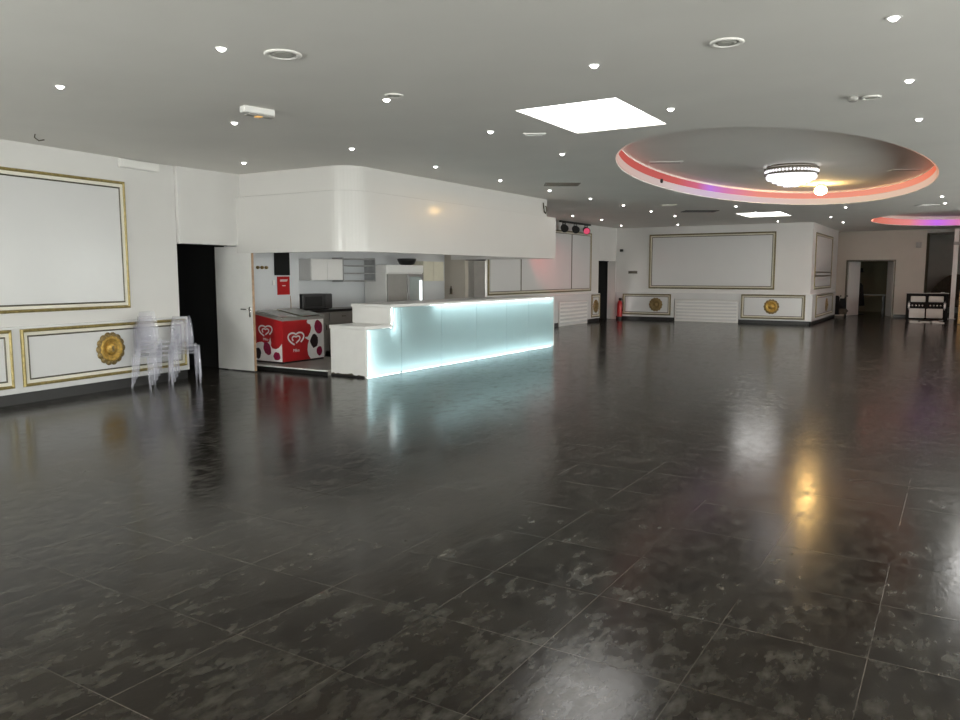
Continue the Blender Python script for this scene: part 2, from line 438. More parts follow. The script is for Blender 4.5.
bm = bmesh.new()
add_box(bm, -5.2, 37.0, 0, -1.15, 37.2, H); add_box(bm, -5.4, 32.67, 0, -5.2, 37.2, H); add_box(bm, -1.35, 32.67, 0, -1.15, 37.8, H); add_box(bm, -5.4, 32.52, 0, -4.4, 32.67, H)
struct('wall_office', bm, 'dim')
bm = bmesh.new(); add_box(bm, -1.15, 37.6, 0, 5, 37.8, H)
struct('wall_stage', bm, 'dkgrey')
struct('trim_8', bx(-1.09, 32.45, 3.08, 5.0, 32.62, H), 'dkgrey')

# ------------------------------------------------------------------ framed panels
def add_moulding(bm, u0, v0, u1, v1, prof):
    cs = [(u0, v0, 1, 1), (u1, v0, -1, 1), (u1, v1, -1, -1), (u0, v1, 1, -1)]
    rings = [[bm.verts.new((u+su*t, -n, v+sv*t)) for t, n in prof] for u, v, su, sv in cs]
    k = len(prof)
    for i in range(4):
        a, b = rings[i], rings[(i+1) % 4]
        for j in range(k): bm.faces.new((a[j], a[(j+1) % k], b[(j+1) % k], b[j]))
def moulding(*a): bm = bmesh.new(); add_moulding(bm, *a); return bm
def bead(t0, w, h, base=.0):
    return [(t0, base)]+[(t0+w/2-w/2*math.cos(PI*k/6), base+h*math.sin(PI*k/6)+.002) for k in range(1, 6)]+[(t0+w, base)]

def framed_panel(label, loc, rotz, w, v0, v1, k=1., field='panel', dividers=(), hdiv=None, group=None, far=True):
    """Raised frame: gilt outer bead, cream band, dark inner line, glossy white field."""
    t = thing('panel_frame', label, 'wall panel', loc, rotz, group)
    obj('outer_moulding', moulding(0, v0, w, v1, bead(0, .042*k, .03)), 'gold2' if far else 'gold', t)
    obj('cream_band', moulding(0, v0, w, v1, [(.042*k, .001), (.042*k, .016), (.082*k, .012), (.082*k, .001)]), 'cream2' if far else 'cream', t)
    obj('inner_moulding', moulding(0, v0, w, v1, bead(.082*k, .022*k, .018)), 'pewter', t)
    i = .1*k
    obj('field', bx(i, -.009, v0+i, w-i, -.001, v1-i), field, t)
    for d in dividers:
        obj('divider', bx(d-.02, -.024, v0+i, d+.02, -.008, v1-i, bev=.006), 'pewter', t)
    if hdiv:
        for z in hdiv: obj('divider', bx(i, -.024, z-.025, w-i, -.008, z+.025, bev=.006), 'pewter', t)
    return t

def rosette(label, loc, rotz, rad, m='ros', group='round relief medallions on the dado panels'):
    t = thing('wall_medallion', label, 'wall ornament', loc, rotz, group)
    rim = bmesh.new(); n = 14
    toX = Matrix.Rotation(PI/2, 4, 'X')                  # lathe axis z -> -y (towards the room)
    for k in range(n):
        a = 2*PI*k/n
        add_lathe(rim, [(0, .028), (.035*rad/.2, .022), (.052*rad/.2, .008), (.055*rad/.2, .001)], 10, Matrix.Translation((.86*rad*math.cos(a), 0, .86*rad*math.sin(a))) @ toX)
    obj('leaf_rim', rim, 'ros2', t, True)
    obj('dish', lathe([(.90*rad, .0), (.90*rad, .014), (.80*rad, .034), (.66*rad, .036), (.58*rad, .018), (.40*rad, .012), (.001, .012)], 40, toX), m, t, True)
    obj('boss', lathe([(.42*rad, .012), (.42*rad, .024), (.36*rad, .036), (.26*rad, .05), (.12*rad, .046), (0, .056)], 28, toX), m, t, True)
    obj('crest', bx(-.08*rad, -.062, -.22*rad, .08*rad, -.04, .20*rad, bev=.012, seg=2), 'ros2', t)
    return t

# side wall by the camera
G_UP = 'upper framed panels'
p = on_left(-5.90)+WN*.002
framed_panel('large gilt-framed white wall panel above the dado, cut by the picture edge', p, WROT, 4.87, 1.122, 2.878, far=False)
for u0, u1, lab in ((-6.2, -2.80, 'gilt-framed white dado panel mostly cut off by the picture edge'), (-2.69, -.09, 'gilt-framed white dado panel behind the clear chairs, under the large panel')):
    framed_panel(lab, on_left(u0)+WN*.046, WROT, u1-u0, .205, .925, far=False)
rosette('round gold relief medallion on the dado beside the clear chairs', on_left(-1.425)+WN*.058+Vector((0, 0, .578)), WROT, .205, group=None)

# panelled wall beyond the bar
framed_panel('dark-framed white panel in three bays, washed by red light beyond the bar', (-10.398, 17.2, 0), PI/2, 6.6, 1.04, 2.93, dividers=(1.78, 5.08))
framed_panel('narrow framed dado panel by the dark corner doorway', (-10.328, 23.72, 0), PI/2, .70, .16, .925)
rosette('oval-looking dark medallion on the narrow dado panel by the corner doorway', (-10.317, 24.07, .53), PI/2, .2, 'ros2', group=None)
# back wall
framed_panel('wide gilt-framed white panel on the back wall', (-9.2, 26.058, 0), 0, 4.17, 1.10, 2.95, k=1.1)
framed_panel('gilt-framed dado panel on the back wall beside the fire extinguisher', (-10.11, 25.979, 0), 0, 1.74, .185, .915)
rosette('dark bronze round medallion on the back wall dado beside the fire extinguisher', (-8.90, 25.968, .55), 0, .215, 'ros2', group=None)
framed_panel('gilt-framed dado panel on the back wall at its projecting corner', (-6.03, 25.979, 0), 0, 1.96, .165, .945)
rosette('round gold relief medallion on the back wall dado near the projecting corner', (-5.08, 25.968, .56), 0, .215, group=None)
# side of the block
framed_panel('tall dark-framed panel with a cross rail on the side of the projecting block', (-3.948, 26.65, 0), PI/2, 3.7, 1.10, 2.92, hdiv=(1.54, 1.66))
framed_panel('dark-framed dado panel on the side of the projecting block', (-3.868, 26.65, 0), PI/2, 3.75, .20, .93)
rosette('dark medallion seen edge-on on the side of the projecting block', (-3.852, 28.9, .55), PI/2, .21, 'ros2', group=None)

def radiator(label, loc, rotz, w, z0, z1):
    t = thing('radiator_cover', label, 'radiator cover', loc, rotz)
    obj('casing', bx(0, -.05, z0, w, .0, z1, bev=.006), 'white', t)
    s = bmesh.new(); n = 6
    for k in range(n):
        z = z0+.09+(z1-z0-.16)*k/(n-1); add_box(s, .05, -.062, z-.028, w-.05, -.0505, z+.028, bev=.004)
    obj('slat_front', s, 'panel', t)
    return t
radiator('white slatted radiator cover set in the back wall dado between two framed panels', (-8.23, 26.03, 0), 0, 2.12, .0, .71)
radiator('white slatted radiator cover on the panelled wall past the end of the bar', (-10.36, 21.30, 0), PI/2, 2.08, .0, .74)

# ------------------------------------------------------------------ bar counter
BX = -7.705
bar = thing('bar_counter', 'white bar counter with backlit frosted glass front, stepped down at its near end', 'bar counter', (BX, 9.13, 0))
def b_(x0, y0, z0, x1, y1, z1, bev=0): return bx(x0-BX, y0-9.13, z0, x1-BX, y1-9.13, z1, bev=bev)
obj('low_cabinet', b_(-8.42, 9.13, 0, BX-.14, 9.84, .745, .006), 'white', bar)
obj('low_end_panel', b_(-8.42, 9.12, .0, BX, 9.16, .745, .004), 'white', bar)
obj('low_worktop', b_(-8.44, 9.11, .746, BX+.004, 9.80, .80, .006), 'white', bar)
obj('tall_cabinet', b_(-8.50, 9.80, 0, BX-.14, 15.60, 1.065, .006), 'white', bar)
obj('tall_end_panel', b_(-8.52, 9.765, .801, BX-.02, 9.805, 1.065, .004), 'white', bar)
obj('counter_top', b_(-8.54, 9.75, 1.066, BX+.006, 15.64, 1.115, .006), 'white', bar)
obj('far_end_panel', b_(-8.50, 15.601, .0, BX+.002, 15.64, 1.065, .003), 'white', bar)
o = obj('worn_plinth', b_(-8.41, 9.108, .0, BX-.02, 9.119, .028), 'black', bar)
rng = random.Random(3); pts = [(BX-.03, .029)]
x = BX-.03
while x > -8.38:
    pts.append((x, .032+.03*rng.random()**2)); x -= .03+.04*rng.random()
pts += [(-8.40, .045), (-8.40, .029)]
obj('chipped_edge', prism([(px_-BX, -.0235, z) for px_, z in pts], (0, .003, 0)), 'pewter', bar)
YB = [9.162, 10.02, 11.18, 12.35, 13.49, 14.43, 15.60]
for i in range(6):
    y0, y1 = YB[i]+.004, YB[i+1]-.004
    if i == 0: pts = [(y0, .006), (y1, .006), (y1, 1.064), (9.81, 1.064), (9.81, .744), (y0, .744)]
    else: pts = [(y0, .006), (y1, .006), (y1, 1.064), (y0, 1.064)]
    obj('glass_panel', prism([(-.012, y-9.13, z) for y, z in pts], (.012, 0, 0)), 'frost', bar)
for y in YB[1:6]: obj('glass_clip', b_(BX-.012, y-.018, .0, BX+.006, y+.018, .016, .002), 'black', bar)
obj('led_strip', b_(BX-.085, 9.18, .016, BX-.045, 15.58, .040), 'ledw', bar)
obj('led_strip', b_(BX-.085, 10.96, 1.040, BX-.045, 15.58, 1.060), 'ledw', bar)
obj('led_strip', b_(BX-.085, 9.175, .06, BX-.045, 9.195, .73), 'ledw', bar)
obj('led_strip', b_(BX-.085, 9.825, .62, BX-.045, 9.845, 1.05), 'ledw', bar)

# ------------------------------------------------------------------ flat artwork helpers (vinyl graphics, real thin layers)
def ribbon(path, w, d=.0015):
    """Flat stroke in the XZ plane, extruded d towards -y; path: list of (x, z)."""
    bm = bmesh.new(); P = [Vector((x, 0, z)) for x, z in path]; L = []; Rr = []
    for i, p in enumerate(P):
        a = P[max(0, i-1)]; b = P[min(len(P)-1, i+1)]; t = (b-a).normalized(); n = Vector((-t.z, 0, t.x))*w/2
        L.append(p+n); Rr.append(p-n)
    for i in range(len(P)-1):
        q = [L[i], L[i+1], Rr[i+1], Rr[i]]
        add_prism(bm, [(v.x, -d, v.z) for v in q], (0, d*.9, 0))
    return bm
def blob(cx, cz, rx, rz, n=20, d=.002, wob=0., seed=1, tilt=0.):
    r = random.Random(seed); pts = []
    for k in range(n):
        a = 2*PI*k/n; f = 1+wob*(r.random()-.5)
        x, z = rx*f*math.cos(a), rz*f*math.sin(a)
        pts.append((cx+x*math.cos(tilt)-z*math.sin(tilt), -d, cz+x*math.sin(tilt)+z*math.cos(tilt)))
    return prism(pts, (0, d*.5, 0))
def poly(pts, d=.001): return prism([(x, -d, z) for x, z in pts], (0, d*.8, 0))
def heart_path(s, cx, cz, t0=0., t1=2*PI, n=60):
    out = []
    for k in range(n+1):
        t = t0+(t1-t0)*k/n
        out.append((cx+s*1.28*math.sin(t), cz+s*.93*(.75*math.cos(t)+.55*math.sqrt(abs(math.sin(t)))-.2)))
    return out
def text_obj(name, body, size, m, parent, loc, rotz=0.):
    cu = bpy.data.curves.new(name, 'FONT'); cu.body = body; cu.size = size; cu.extrude = .0008; cu.align_x = 'CENTER'
    tmp = bpy.data.objects.new(name, cu); col.objects.link(tmp)
    dg = bpy.context.evaluated_depsgraph_get(); me = bpy.data.meshes.new_from_object(tmp.evaluated_get(dg))
    bpy.data.objects.remove(tmp)
    me.transform(Matrix.Rotation(PI/2, 4, 'X')); me.materials.clear(); me.materials.append(M[m])
    o = bpy.data.objects.new(name, me); col.objects.link(o); o.parent = parent; o.location = loc; o.rotation_euler.z = rotz
    return o

# ------------------------------------------------------------------ ice cream freezer
FX0, FX1, FY0, FY1, FZ = -10.40, -9.70, 9.33, 10.36, .078
fz = thing('ice_cream_freezer', 'red ice cream chest freezer with white heart logos and berry pictures', 'freezer', (FX1, FY0, FZ))
obj('body', prism([(-.70, 0, .03), (0, 0, .03), (0, 0, .725), (-.70, 0, .835)], (0, 1.03, 0)), 'red', fz)
obj('plinth', bx(FX0-FX1+.02, .02, 0, -.02, FY1-FY0-.02, .03), 'black', fz)
SL = Matrix.Translation((0, 0, .726)) @ Matrix.Rotation(math.atan(.11/.7), 4, 'Y') @ Matrix.Translation((0, 0, -.726))
bm = bmesh.new()
for a in ((-.70, 0, -.66, 1.03), (-.04, 0, .0, 1.03)): add_box(bm, a[0], a[1], .726, a[2], a[3], .775)
add_box(bm, -.66, 0, .726, -.04, .04, .775); add_box(bm, -.66, .99, .726, -.04, 1.03, .775)
bm.transform(SL); obj('top_frame', bm, 'grey', fz)
bm = bx(-.66, .03, .0, -.04, .53, .012, bev=.004); bm.transform(SL @ Matrix.Translation((0, 0, .776)))
l1 = obj('glass_lid', bm, 'lid', fz)
bm = bx(-.66, .50, .014, -.04, 1.0, .026, bev=.004); bm.transform(SL @ Matrix.Translation((0, 0, .776)))
l2 = obj('glass_lid', bm, 'lid', fz)
bm = bx(-.62, .47, .789, -.08, .495, .80, bev=.004); bm.transform(SL); obj('lid_handle', bm, 'pewter', l1)
obj('corner_strip', bx(-.03, 1.0, .03, .004, 1.034, .725, bev=.004), 'grey', fz)
def logo(parent, cx, cz, s, side):
    """interlaced heart strokes"""
    rot = PI/2 if side else 0.
    off = Vector((.001, 0, 0)) if side else Vector((0, -.001, 0))
    def put(name, bm, m):
        o = obj(name, bm, m, parent); o.location = off; o.rotation_euler.z = rot; return o
    lg = put('heart_logo', ribbon(heart_path(s, cx, cz, -PI*.93, PI*.80), s*.20, .003), 'logo')
    inner = ribbon(heart_path(s*.50, cx, cz-.02*s, -PI*.75, PI*1.0), s*.17, .0034)
    i2 = obj('inner_stroke', inner, 'logo', lg)
    return lg
# long side (faces the hall): local x -> +Y of the room
def side_part(name, bm, m):
    o = obj(name, bm, m, fz); o.rotation_euler.z = PI/2; o.location = (.001, 0, 0); return o
side_part('white_splash', poly([(.60, .725), (1.0, .725), (1.0, .032), (.66, .032), (.60, .11), (.585, .20), (.60, .30), (.63, .36), (.545, .40), (.535, .425), (.60, .425), (.63, .46), (.66, .50), (.69, .58), (.665, .64), (.60, .66), (.585, .69)], .0012), 'logo')
side_part('strawberry', blob(.865, .585, .095, .125, 18, .0035, .12, 2, .2), 'berry')
side_part('blackberry', blob(.755, .345, .10, .12, 14, .0035, .2, 3), 'plum')
side_part('raspberry', blob(.885, .155, .07, .09, 14, .0035, .2, 4), 'berry')
logo(fz, .315, .40, .145, True)
text_obj('logo_lettering', 'Miko', .075, 'logo', fz, (.003, .315, .185), PI/2)
# short end (faces the camera): local x from the far edge (-.70) to the corner (0)
def end_part(name, bm, m):
    o = obj(name, bm, m, fz); o.location = (0, -.001, 0); return o
end_part('white_splash', poly([(-.70, .032), (-.70, .28), (-.60, .345), (-.50, .36), (-.42, .335), (-.32, .37), (-.29, .44), (-.27, .36), (-.28, .30), (-.24, .255), (-.16, .245), (-.09, .27), (-.012, .345), (-.012, .032)], .0012), 'logo')
end_part('strawberry', blob(-.365, .245, .085, .12, 18, .0035, .12, 5, .5), 'berry')
end_part('blackberry', blob(-.60, .16, .075, .10, 14, .0035, .2, 6), 'plum')
end_part('raspberry', blob(-.14, .125, .085, .075, 14, .0035, .2, 7), 'berry')
logo(fz, -.40, .54, .125, False)
text_obj('logo_lettering', 'Miko', .065, 'logo', fz, (-.40, -.003, .385))

# ------------------------------------------------------------------ kitchen contents
t = tag(obj('notice_board', bx(-10.598, 10.04, 1.575, -10.565, 10.40, 2.02, bev=.004), 'blackm'), 'black panel hung on the kitchen wall just above the red notice', 'notice board')
t = thing('wall_poster', 'small red printed notice on the kitchen wall above the freezer', 'poster', (-10.598, 10.10, 1.22), PI/2)
obj('sheet', bx(0, -.006, 0, .31, -.001, .335), 'redm', t)
bm = bmesh.new()
for z, a, b in ((.265, .07, .26), (.245, .07, .24), (.16, .12, .20)): add_box(bm, a, -.009, z, b, -.0065, z+.012)
obj('printed_lines', bm, 'logo', t)
t = thing('coat_hook_rail', 'three dark coat hooks on the kitchen wall beside the open door edge', 'coat hooks', (-10.598, 9.60, 1.715), PI/2)
for k in range(3):
    bm = bmesh.new(); add_lathe(bm, [(.0, .05), (.022, .045), (.03, .02), (.028, .0)], 14, Matrix.Translation((.04+.1*k, -.001, 0)) @ Matrix.Rotation(PI/2, 4, 'X'))
    obj('hook', bm, 'ros2', t, True)
tag(obj('light_switch', bx(-10.598, 9.99, 1.40, -10.585, 10.05, 1.49, bev=.004), 'plastic'), 'white wall switch on the kitchen wall beside the red notice', 'switch')
tag(obj('hanging_cable', tube([(-10.592, 10.42, .9), (-10.592, 10.43, 1.05), (-10.592, 10.415, 1.2)], .006), 'warmwood'), 'thin brown cable running down the kitchen wall under the red notice', 'cable')
t = thing('base_cabinet', 'grey kitchen base cabinet with drawers under the black worktop', 'kitchen cabinet', (-10.64, 10.68, 0), PI/2)
obj('carcass', bx(0, .0, .08, 2.4, .54, .85), 'grey', t)
for k in range(3):
    d = obj('drawer', bx(.02+.8*k, -.02, .66, .78+.8*k, -.001, .835, bev=.003), 'grey', t)
    obj('handle', tube([(.36+.8*k, -.045, .755), (.46+.8*k, -.045, .755)], .009), 'pewter', d)
    d = obj('door', bx(.02+.8*k, -.02, .10, .78+.8*k, -.001, .645, bev=.003), 'grey', t)
    obj('handle', tube([(.70+.8*k, -.045, .50), (.70+.8*k, -.045, .60)], .009), 'pewter', d)
tag(obj('kitchen_worktop', bx(-11.19, 10.665, .852, -10.60, 13.12, .90, bev=.004), 'blackp'), 'thin black worktop under the microwave along the kitchen wall', 'worktop')
t = thing('microwave', 'black microwave oven standing on the black kitchen worktop', 'microwave', (-10.72, 10.86, .901), PI/2)
obj('body', bx(0, 0, .015, .82, .40, .31, bev=.008), 'blackp', t)
d = obj('door', bx(.01, -.018, .025, .60, -.001, .30, bev=.004), 'blackp', t)
obj('door_window', bx(.06, -.021, .07, .52, -.0185, .26), mat('smoked_glass', (.03, .03, .03), .08), d)
obj('control_panel', bx(.615, -.018, .025, .81, -.001, .30, bev=.004), mat('charcoal_plastic', (.03, .03, .03), .4), t)
obj('foot', bx(.05, .05, 0, .77, .35, .0145), 'black', t)
def wall_unit(label, y0, w, z0, z1, m):
    t = thing('wall_cabinet', label, 'kitchen cabinet', (-10.87, y0, z0), PI/2)
    obj('carcass', bx(0, 0, 0, w, .32, z1-z0), m, t)
    n = max(1, round(w/.48))
    for k in range(n):
        d = obj('door', bx(k*w/n+.003, -.02, .003, (k+1)*w/n-.003, -.001, z1-z0-.003, bev=.003), m, t)
    return t
wall_unit('white wall cabinet over the microwave', 11.25, .92, 1.475, 1.90, 'white')
wall_unit('ivory wall cabinet past the upright fridge', 15.0, .86, 1.43, 1.90, 'ivory')
t = thing('wall_shelf', 'open grey shelf unit on the kitchen wall between cabinet and fridge', 'shelf', (-10.85, 12.2, 1.44), PI/2)
for z in (0, .16, .32, .46): obj('shelf_board', bx(0, 0, z, 1.0, .30, z+.025, bev=.003), 'greym', t)
obj('side_panel', bx(1.001, 0, 0, 1.02, .30, .50), 'greym', t); obj('side_panel', bx(-.025, 0, 0, -.001, .30, .50), 'greym', t)
obj('back_panel', bx(0, .301, 0, 1.0, .32, .50), 'kwall', t)
fr = thing('upright_fridge', 'tall fridge with a solid steel door and a glass door standing behind the bar', 'fridge', (-10.58, 13.24, 0), PI/2)
obj('body', bx(0, .0, .05, 1.34, .60, 1.62, bev=.006), 'white', fr)
obj('header', bx(-.005, -.03, 1.621, 1.345, .60, 1.80, bev=.008), 'white', fr)
obj('door', bx(.02, -.04, .06, .70, -.001, 1.60, bev=.005), 'grey', fr)
d = obj('glass_door', bx(.74, -.04, .06, 1.33, -.001, 1.60, bev=.005), 'greym', fr)
obj('glass_pane', bx(.80, -.044, .14, 1.22, -.0405, 1.54), mat('cooler_glass', (.36, .41, .40), .08), d)
obj('lit_edge', bx(1.17, -.062, .75, 1.25, -.0445, 1.46), 'whiteled', d)
obj('foot', bx(.05, .05, 0, 1.29, .55, .049), 'black', fr)
bm = bmesh.new()
add_lathe(bm, [(.10, 0), (.17, .02), (.21, .10), (.22, .14), (.20, .15), (.0, .145)], 20)
o = obj('bowl', bm, 'blackp', smooth=True, loc=(-10.75, 14.22, 1.801)); tag(o, 'black rounded bowl on top of the upright fridge', 'bowl')
t = thing('wall_bottle', 'dark bottle-shaped dispenser on the beige end wall of the kitchen', 'dispenser', (-10.98, 16.37, 1.10))
obj('bottle', lathe([(0, 0), (.035, 0), (.035, .12), (.015, .16), (.015, .20), (0, .20)], 14), 'brown', t, True)
obj('bracket', bx(-.05, -.03, -.012, .05, .028, -.001), 'pewter', t)
# added lamp, unseen above the canopy edge, to brighten the kitchen
t = thing('kitchen_tube_light', 'fluorescent batten on the kitchen ceiling behind the canopy', 'ceiling light', (-9.6, 12.4, H))
obj('housing', bx(-.06, -2.2, -.08, .06, 2.2, -.001), 'plastic', t)
obj('tube', bx(-.03, -2.1, -.10, .03, 2.1, -.0805), 'tube', t)

# ------------------------------------------------------------------ open white door by the bar
d = struct('door_1', bx(-10.62, 8.745, .015, -9.75, 8.785, 2.045, bev=.003), 'white')
o = obj('door_edge', bx(-9.7495, 8.746, .016, -9.735, 8.784, 2.044), 'warmwood', d)
h = bmesh.new()
add_lathe(h, [(0, .012), (.024, .010), (.026, 0)], 16, Matrix.Translation((-9.81, 8.744, 1.03)) @ Matrix.Rotation(PI/2, 4, 'X'))
add_tube(h, [(-9.81, 8.742, 1.03), (-9.81, 8.69, 1.03), (-9.83, 8.68, 1.03), (-9.95, 8.68, 1.03)], .010)
add_box(h, -9.825, 8.735, .90, -9.795, 8.744, 1.07, bev=.003)
obj('door_handle', h, 'chrome', d, True)

# ------------------------------------------------------------------ clear stacking chairs
def make_chair(label):
    t = thing('clear_chair', label, 'chair', (0, 0, 0), 0, 'clear acrylic chairs stacked by the doorway')
    W, D = .160, .17
    s = bmesh.new(); add_box(s, -W, -D, .44, W, D, .462, bev=.010, seg=2)
    obj('seat', s, 'acryl', t, True)
    b = bmesh.new(); n = 12; rows = 7
    g = [[b.verts.new((W*(1-.22*(r/(rows-1))**3)*math.cos(PI*(1-k/n)), .14+.03*math.sin(PI*k/n)+.05*r/(rows-1), .47+.40*r/(rows-1))) for k in range(n+1)] for r in range(rows)]
    for r in range(rows-1):
        for k in range(n): b.faces.new((g[r][k], g[r][k+1], g[r+1][k+1], g[r+1][k]))
    bmesh.ops.solidify(b, geom=b.faces[:], thickness=.012)
    obj('backrest', b, 'acryl', t, True)
    for sx in (-1, 1):
        for sy in (-1, 1):
            x = sx*(W+.019)
            obj('leg', tube([(x, sy*(D-.03), .462), (x+sx*.008, sy*(D-.005), .22), (x+sx*.016, sy*(D+.012), 0)], .0185, 8, taper=.014), 'acryl', t, True)
    return t
proto = None
stk = [((-9.67, 6.80), 4, PI/2+R(5), 'in the taller stack beside the gold medallion'), ((-9.69, 7.35), 3, R(60), 'in the stack at the dark doorway')]
lv = ['bottom', 'second from the floor', 'second from the top', 'topmost']
for (x, y), n, rz, where in stk:
    f = Vector((math.sin(rz), -math.cos(rz), 0))
    for k in range(n):
        lab = '%s clear acrylic chair %s' % ((lv if n == 4 else ['bottom', 'middle', 'topmost'])[k], where)
        dz = .068 if rz > 1.2 else .055
        loc = (x+f.x*.046*k, y+f.y*.046*k, dz*k)
        if proto is None: proto = make_chair(lab); proto.location = loc; proto.rotation_euler.z = rz
        else: dup(proto, loc, rz, lab)

# ------------------------------------------------------------------ ceiling fittings
def make_spot():
    t = thing('downlight', '', 'ceiling spotlight', (0, 0, H), 0, 'recessed ceiling spotlights')
    obj('trim_ring', lathe([(.031, .0), (.031, -.004), (.046, -.007), (.051, -.001)], 20), 'plastic', t, True)
    obj('lens', lathe([(.0, -.024), (.015, -.022), (.026, -.014), (.031, -.0005)], 16), 'spot', t, True)
    return t
rows = {
 'nearest the side wall': [(-8.89, 7.90), (-9.16, 19.68), (-9.08, 21.53), (-9.62, 24.45)],
 'along the bar canopy': [(-6.65, 3.92), (-6.65, 5.80), (-6.72, 7.75), (-6.76, 9.68), (-6.79, 11.65), (-6.79, 13.53), (-6.78, 15.44), (-6.775, 17.33), (-6.81, 19.34), (-6.79, 21.23)],
 'between canopy and oval': [(-4.57, 3.89), (-4.59, 5.79), (-4.60, 7.67), (-4.62, 9.57), (-4.605, 18.98), (-4.61, 21.10), (-4.80, 24.98)],
 'crossing the large skylight': [(-2.49, 5.705), (-2.49, 7.56), (-2.43, 20.65), (-3.18, 23.90), (-3.17, 26.52)],
 'on the window side': [(-.446, 5.66), (-.451, 7.51), (-.457, 9.405), (-.41, 18.80), (-.38, 20.62)],
}
sp0 = make_spot(); first = True
for where, pts in rows.items():
    for k, (x, y) in enumerate(pts):
        lab = 'lit ceiling spotlight, %s from the camera in the row %s' % (ORD[k], where)
        if first: sp0.location = (x, y, H); sp0['label'] = lab; first = False
        else: dup(sp0, (x, y, H), 0, lab)
dup(sp0, (-7.87, 24.92, H), 0, 'lone ceiling spotlight just in front of the back wall frame')

def round_vent(label, x, y, r):
    t = thing('ceiling_vent', label, 'ceiling vent', (x, y, H))
    obj('ring', lathe([(r, -.001), (r, -.007), (r*.95, -.013), (r*.78, -.013), (r*.70, -.006), (r*.70, -.0005)], 32), 'ceil', t, True)
    obj('cone', lathe([(r*.60, -.004), (r*.56, -.010), (r*.36, -.010), (r*.30, -.005), (r*.22, -.010), (0, -.010)], 28), 'grey_vent', t, True)
    return t
round_vent('round white ceiling vent nearest the camera, above the exit light', -4.308, 4.229, .135)
round_vent('thin round ceiling vent beside a lit spotlight before the canopy corner', -4.425, 5.69, .085)
round_vent('round white ceiling vent between the large skylight and the camera', -1.469, 5.638, .115)
round_vent('small round ceiling vent near the camera side of the oval recess', -.78, 8.03, .085)
tag(obj('ceiling_detector', lathe([(.045, -.001), (.045, -.03), (.03, -.045), (0, -.047)], 18), 'grey', loc=(-.92, 7.93, H), smooth=True), 'small grey detector beside the small round ceiling vent', 'detector')
def slot(label, x, y, l, w, ang, m, m2):
    t = thing('ceiling_grille', label, 'ceiling vent', (x, y, H), ang)
    bm = bmesh.new(); f = .03
    for a in ((-l/2, -w/2, l/2, -w/2+f), (-l/2, w/2-f, l/2, w/2), (-l/2, -w/2+f, -l/2+f, w/2-f), (l/2-f, -w/2+f, l/2, w/2-f)): add_box(bm, a[0], a[1], -.014, a[2], a[3], -.001)
    obj('border', bm, m2, t)
    s = bmesh.new(); n = max(2, int(w/.05))
    for k in range(n):
        y0 = -w/2+f+(w-2*f)*(k+.1)/n; add_box(s, -l/2+f, y0, -.010, l/2-f, y0+(w-2*f)/n*.55, -.003)
    obj('louvre', s, m, t)
slot('dark slot grille in the ceiling near the far end of the bar canopy', -6.15, 12.74, .62, .42, R(31), 'pewter', 'pewter')
slot('dark slot grille in the ceiling before the small far skylight', -5.75, 19.99, .85, .5, R(31), 'black', 'black')
slot('small slim ceiling grille beside the large skylight', -4.26, 8.08, .26, .14, R(31), 'grey', 'plastic')
slot('pale ceiling grille between the far spotlights and the dark slot grille', -5.89, 17.88, .34, .30, R(31), 'cream', 'cream')
slot('pale ceiling grille between the two oval recesses', -.75, 21.05, .40, .34, R(31), 'plastic', 'plastic')
t = thing('ceiling_emergency_light', 'white emergency light box with amber glow on the ceiling', 'emergency light', (-5.89, 5.425, H), R(76))
obj('housing', bx(-.165, -.05, -.062, .165, .05, -.001, bev=.008), 'plastic', t)
obj('lens', bx(-.12, -.046, -.082, .16, .035, -.063, bev=.004), 'grey', t)
obj('lamp', bx(-.03, -.05, -.092, .03, .02, -.0825, bev=.004), 'amber', t)
t = tag(obj('cable_stub', tube([(-9.14, 5.06, H), (-9.14, 5.05, H-.04), (-9.11, 5.08, H-.075), (-9.08, 5.13, H-.06)], .007), 'pewter'), 'short bent wire stub hanging from the ceiling near the framed wall', 'cable')
p = on_left(-.78)+WN*.002
t = thing('junction_box', 'flat white junction box high on the side wall at the ceiling', 'junction box', (p.x, p.y, H-.13), WROT)
obj('body', bx(-.34, -.07, 0, .32, -.001, .115, bev=.006), 'plastic', t); obj('cover', bx(-.31, -.078, .012, .29, -.0705, .10, bev=.003), 'white', t)

# oval recess fittings
def glow_band(d, z0, z1, label, name, material):  # emissive bands stand in for LED light falling on the recess wall
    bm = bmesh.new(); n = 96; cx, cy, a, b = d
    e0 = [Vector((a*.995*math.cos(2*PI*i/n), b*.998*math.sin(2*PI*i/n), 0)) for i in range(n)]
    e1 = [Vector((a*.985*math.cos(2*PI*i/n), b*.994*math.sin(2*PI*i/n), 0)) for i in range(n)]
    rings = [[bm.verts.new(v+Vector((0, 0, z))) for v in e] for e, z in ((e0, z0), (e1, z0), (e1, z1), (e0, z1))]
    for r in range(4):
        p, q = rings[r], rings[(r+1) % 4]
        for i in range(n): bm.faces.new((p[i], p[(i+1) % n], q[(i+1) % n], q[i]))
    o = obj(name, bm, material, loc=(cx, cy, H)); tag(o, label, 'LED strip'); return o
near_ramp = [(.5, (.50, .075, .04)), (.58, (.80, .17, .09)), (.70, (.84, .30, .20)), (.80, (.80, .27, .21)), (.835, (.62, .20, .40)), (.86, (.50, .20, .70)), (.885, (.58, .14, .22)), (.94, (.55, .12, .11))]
glow_band(DOMES[0], .135, .255, 'coral LED strip with a magenta run, inside the nearer oval recess', 'led_strip', led_glow_mat('rgb_led_near', 1., near_ramp, (.50, .11, .10)))
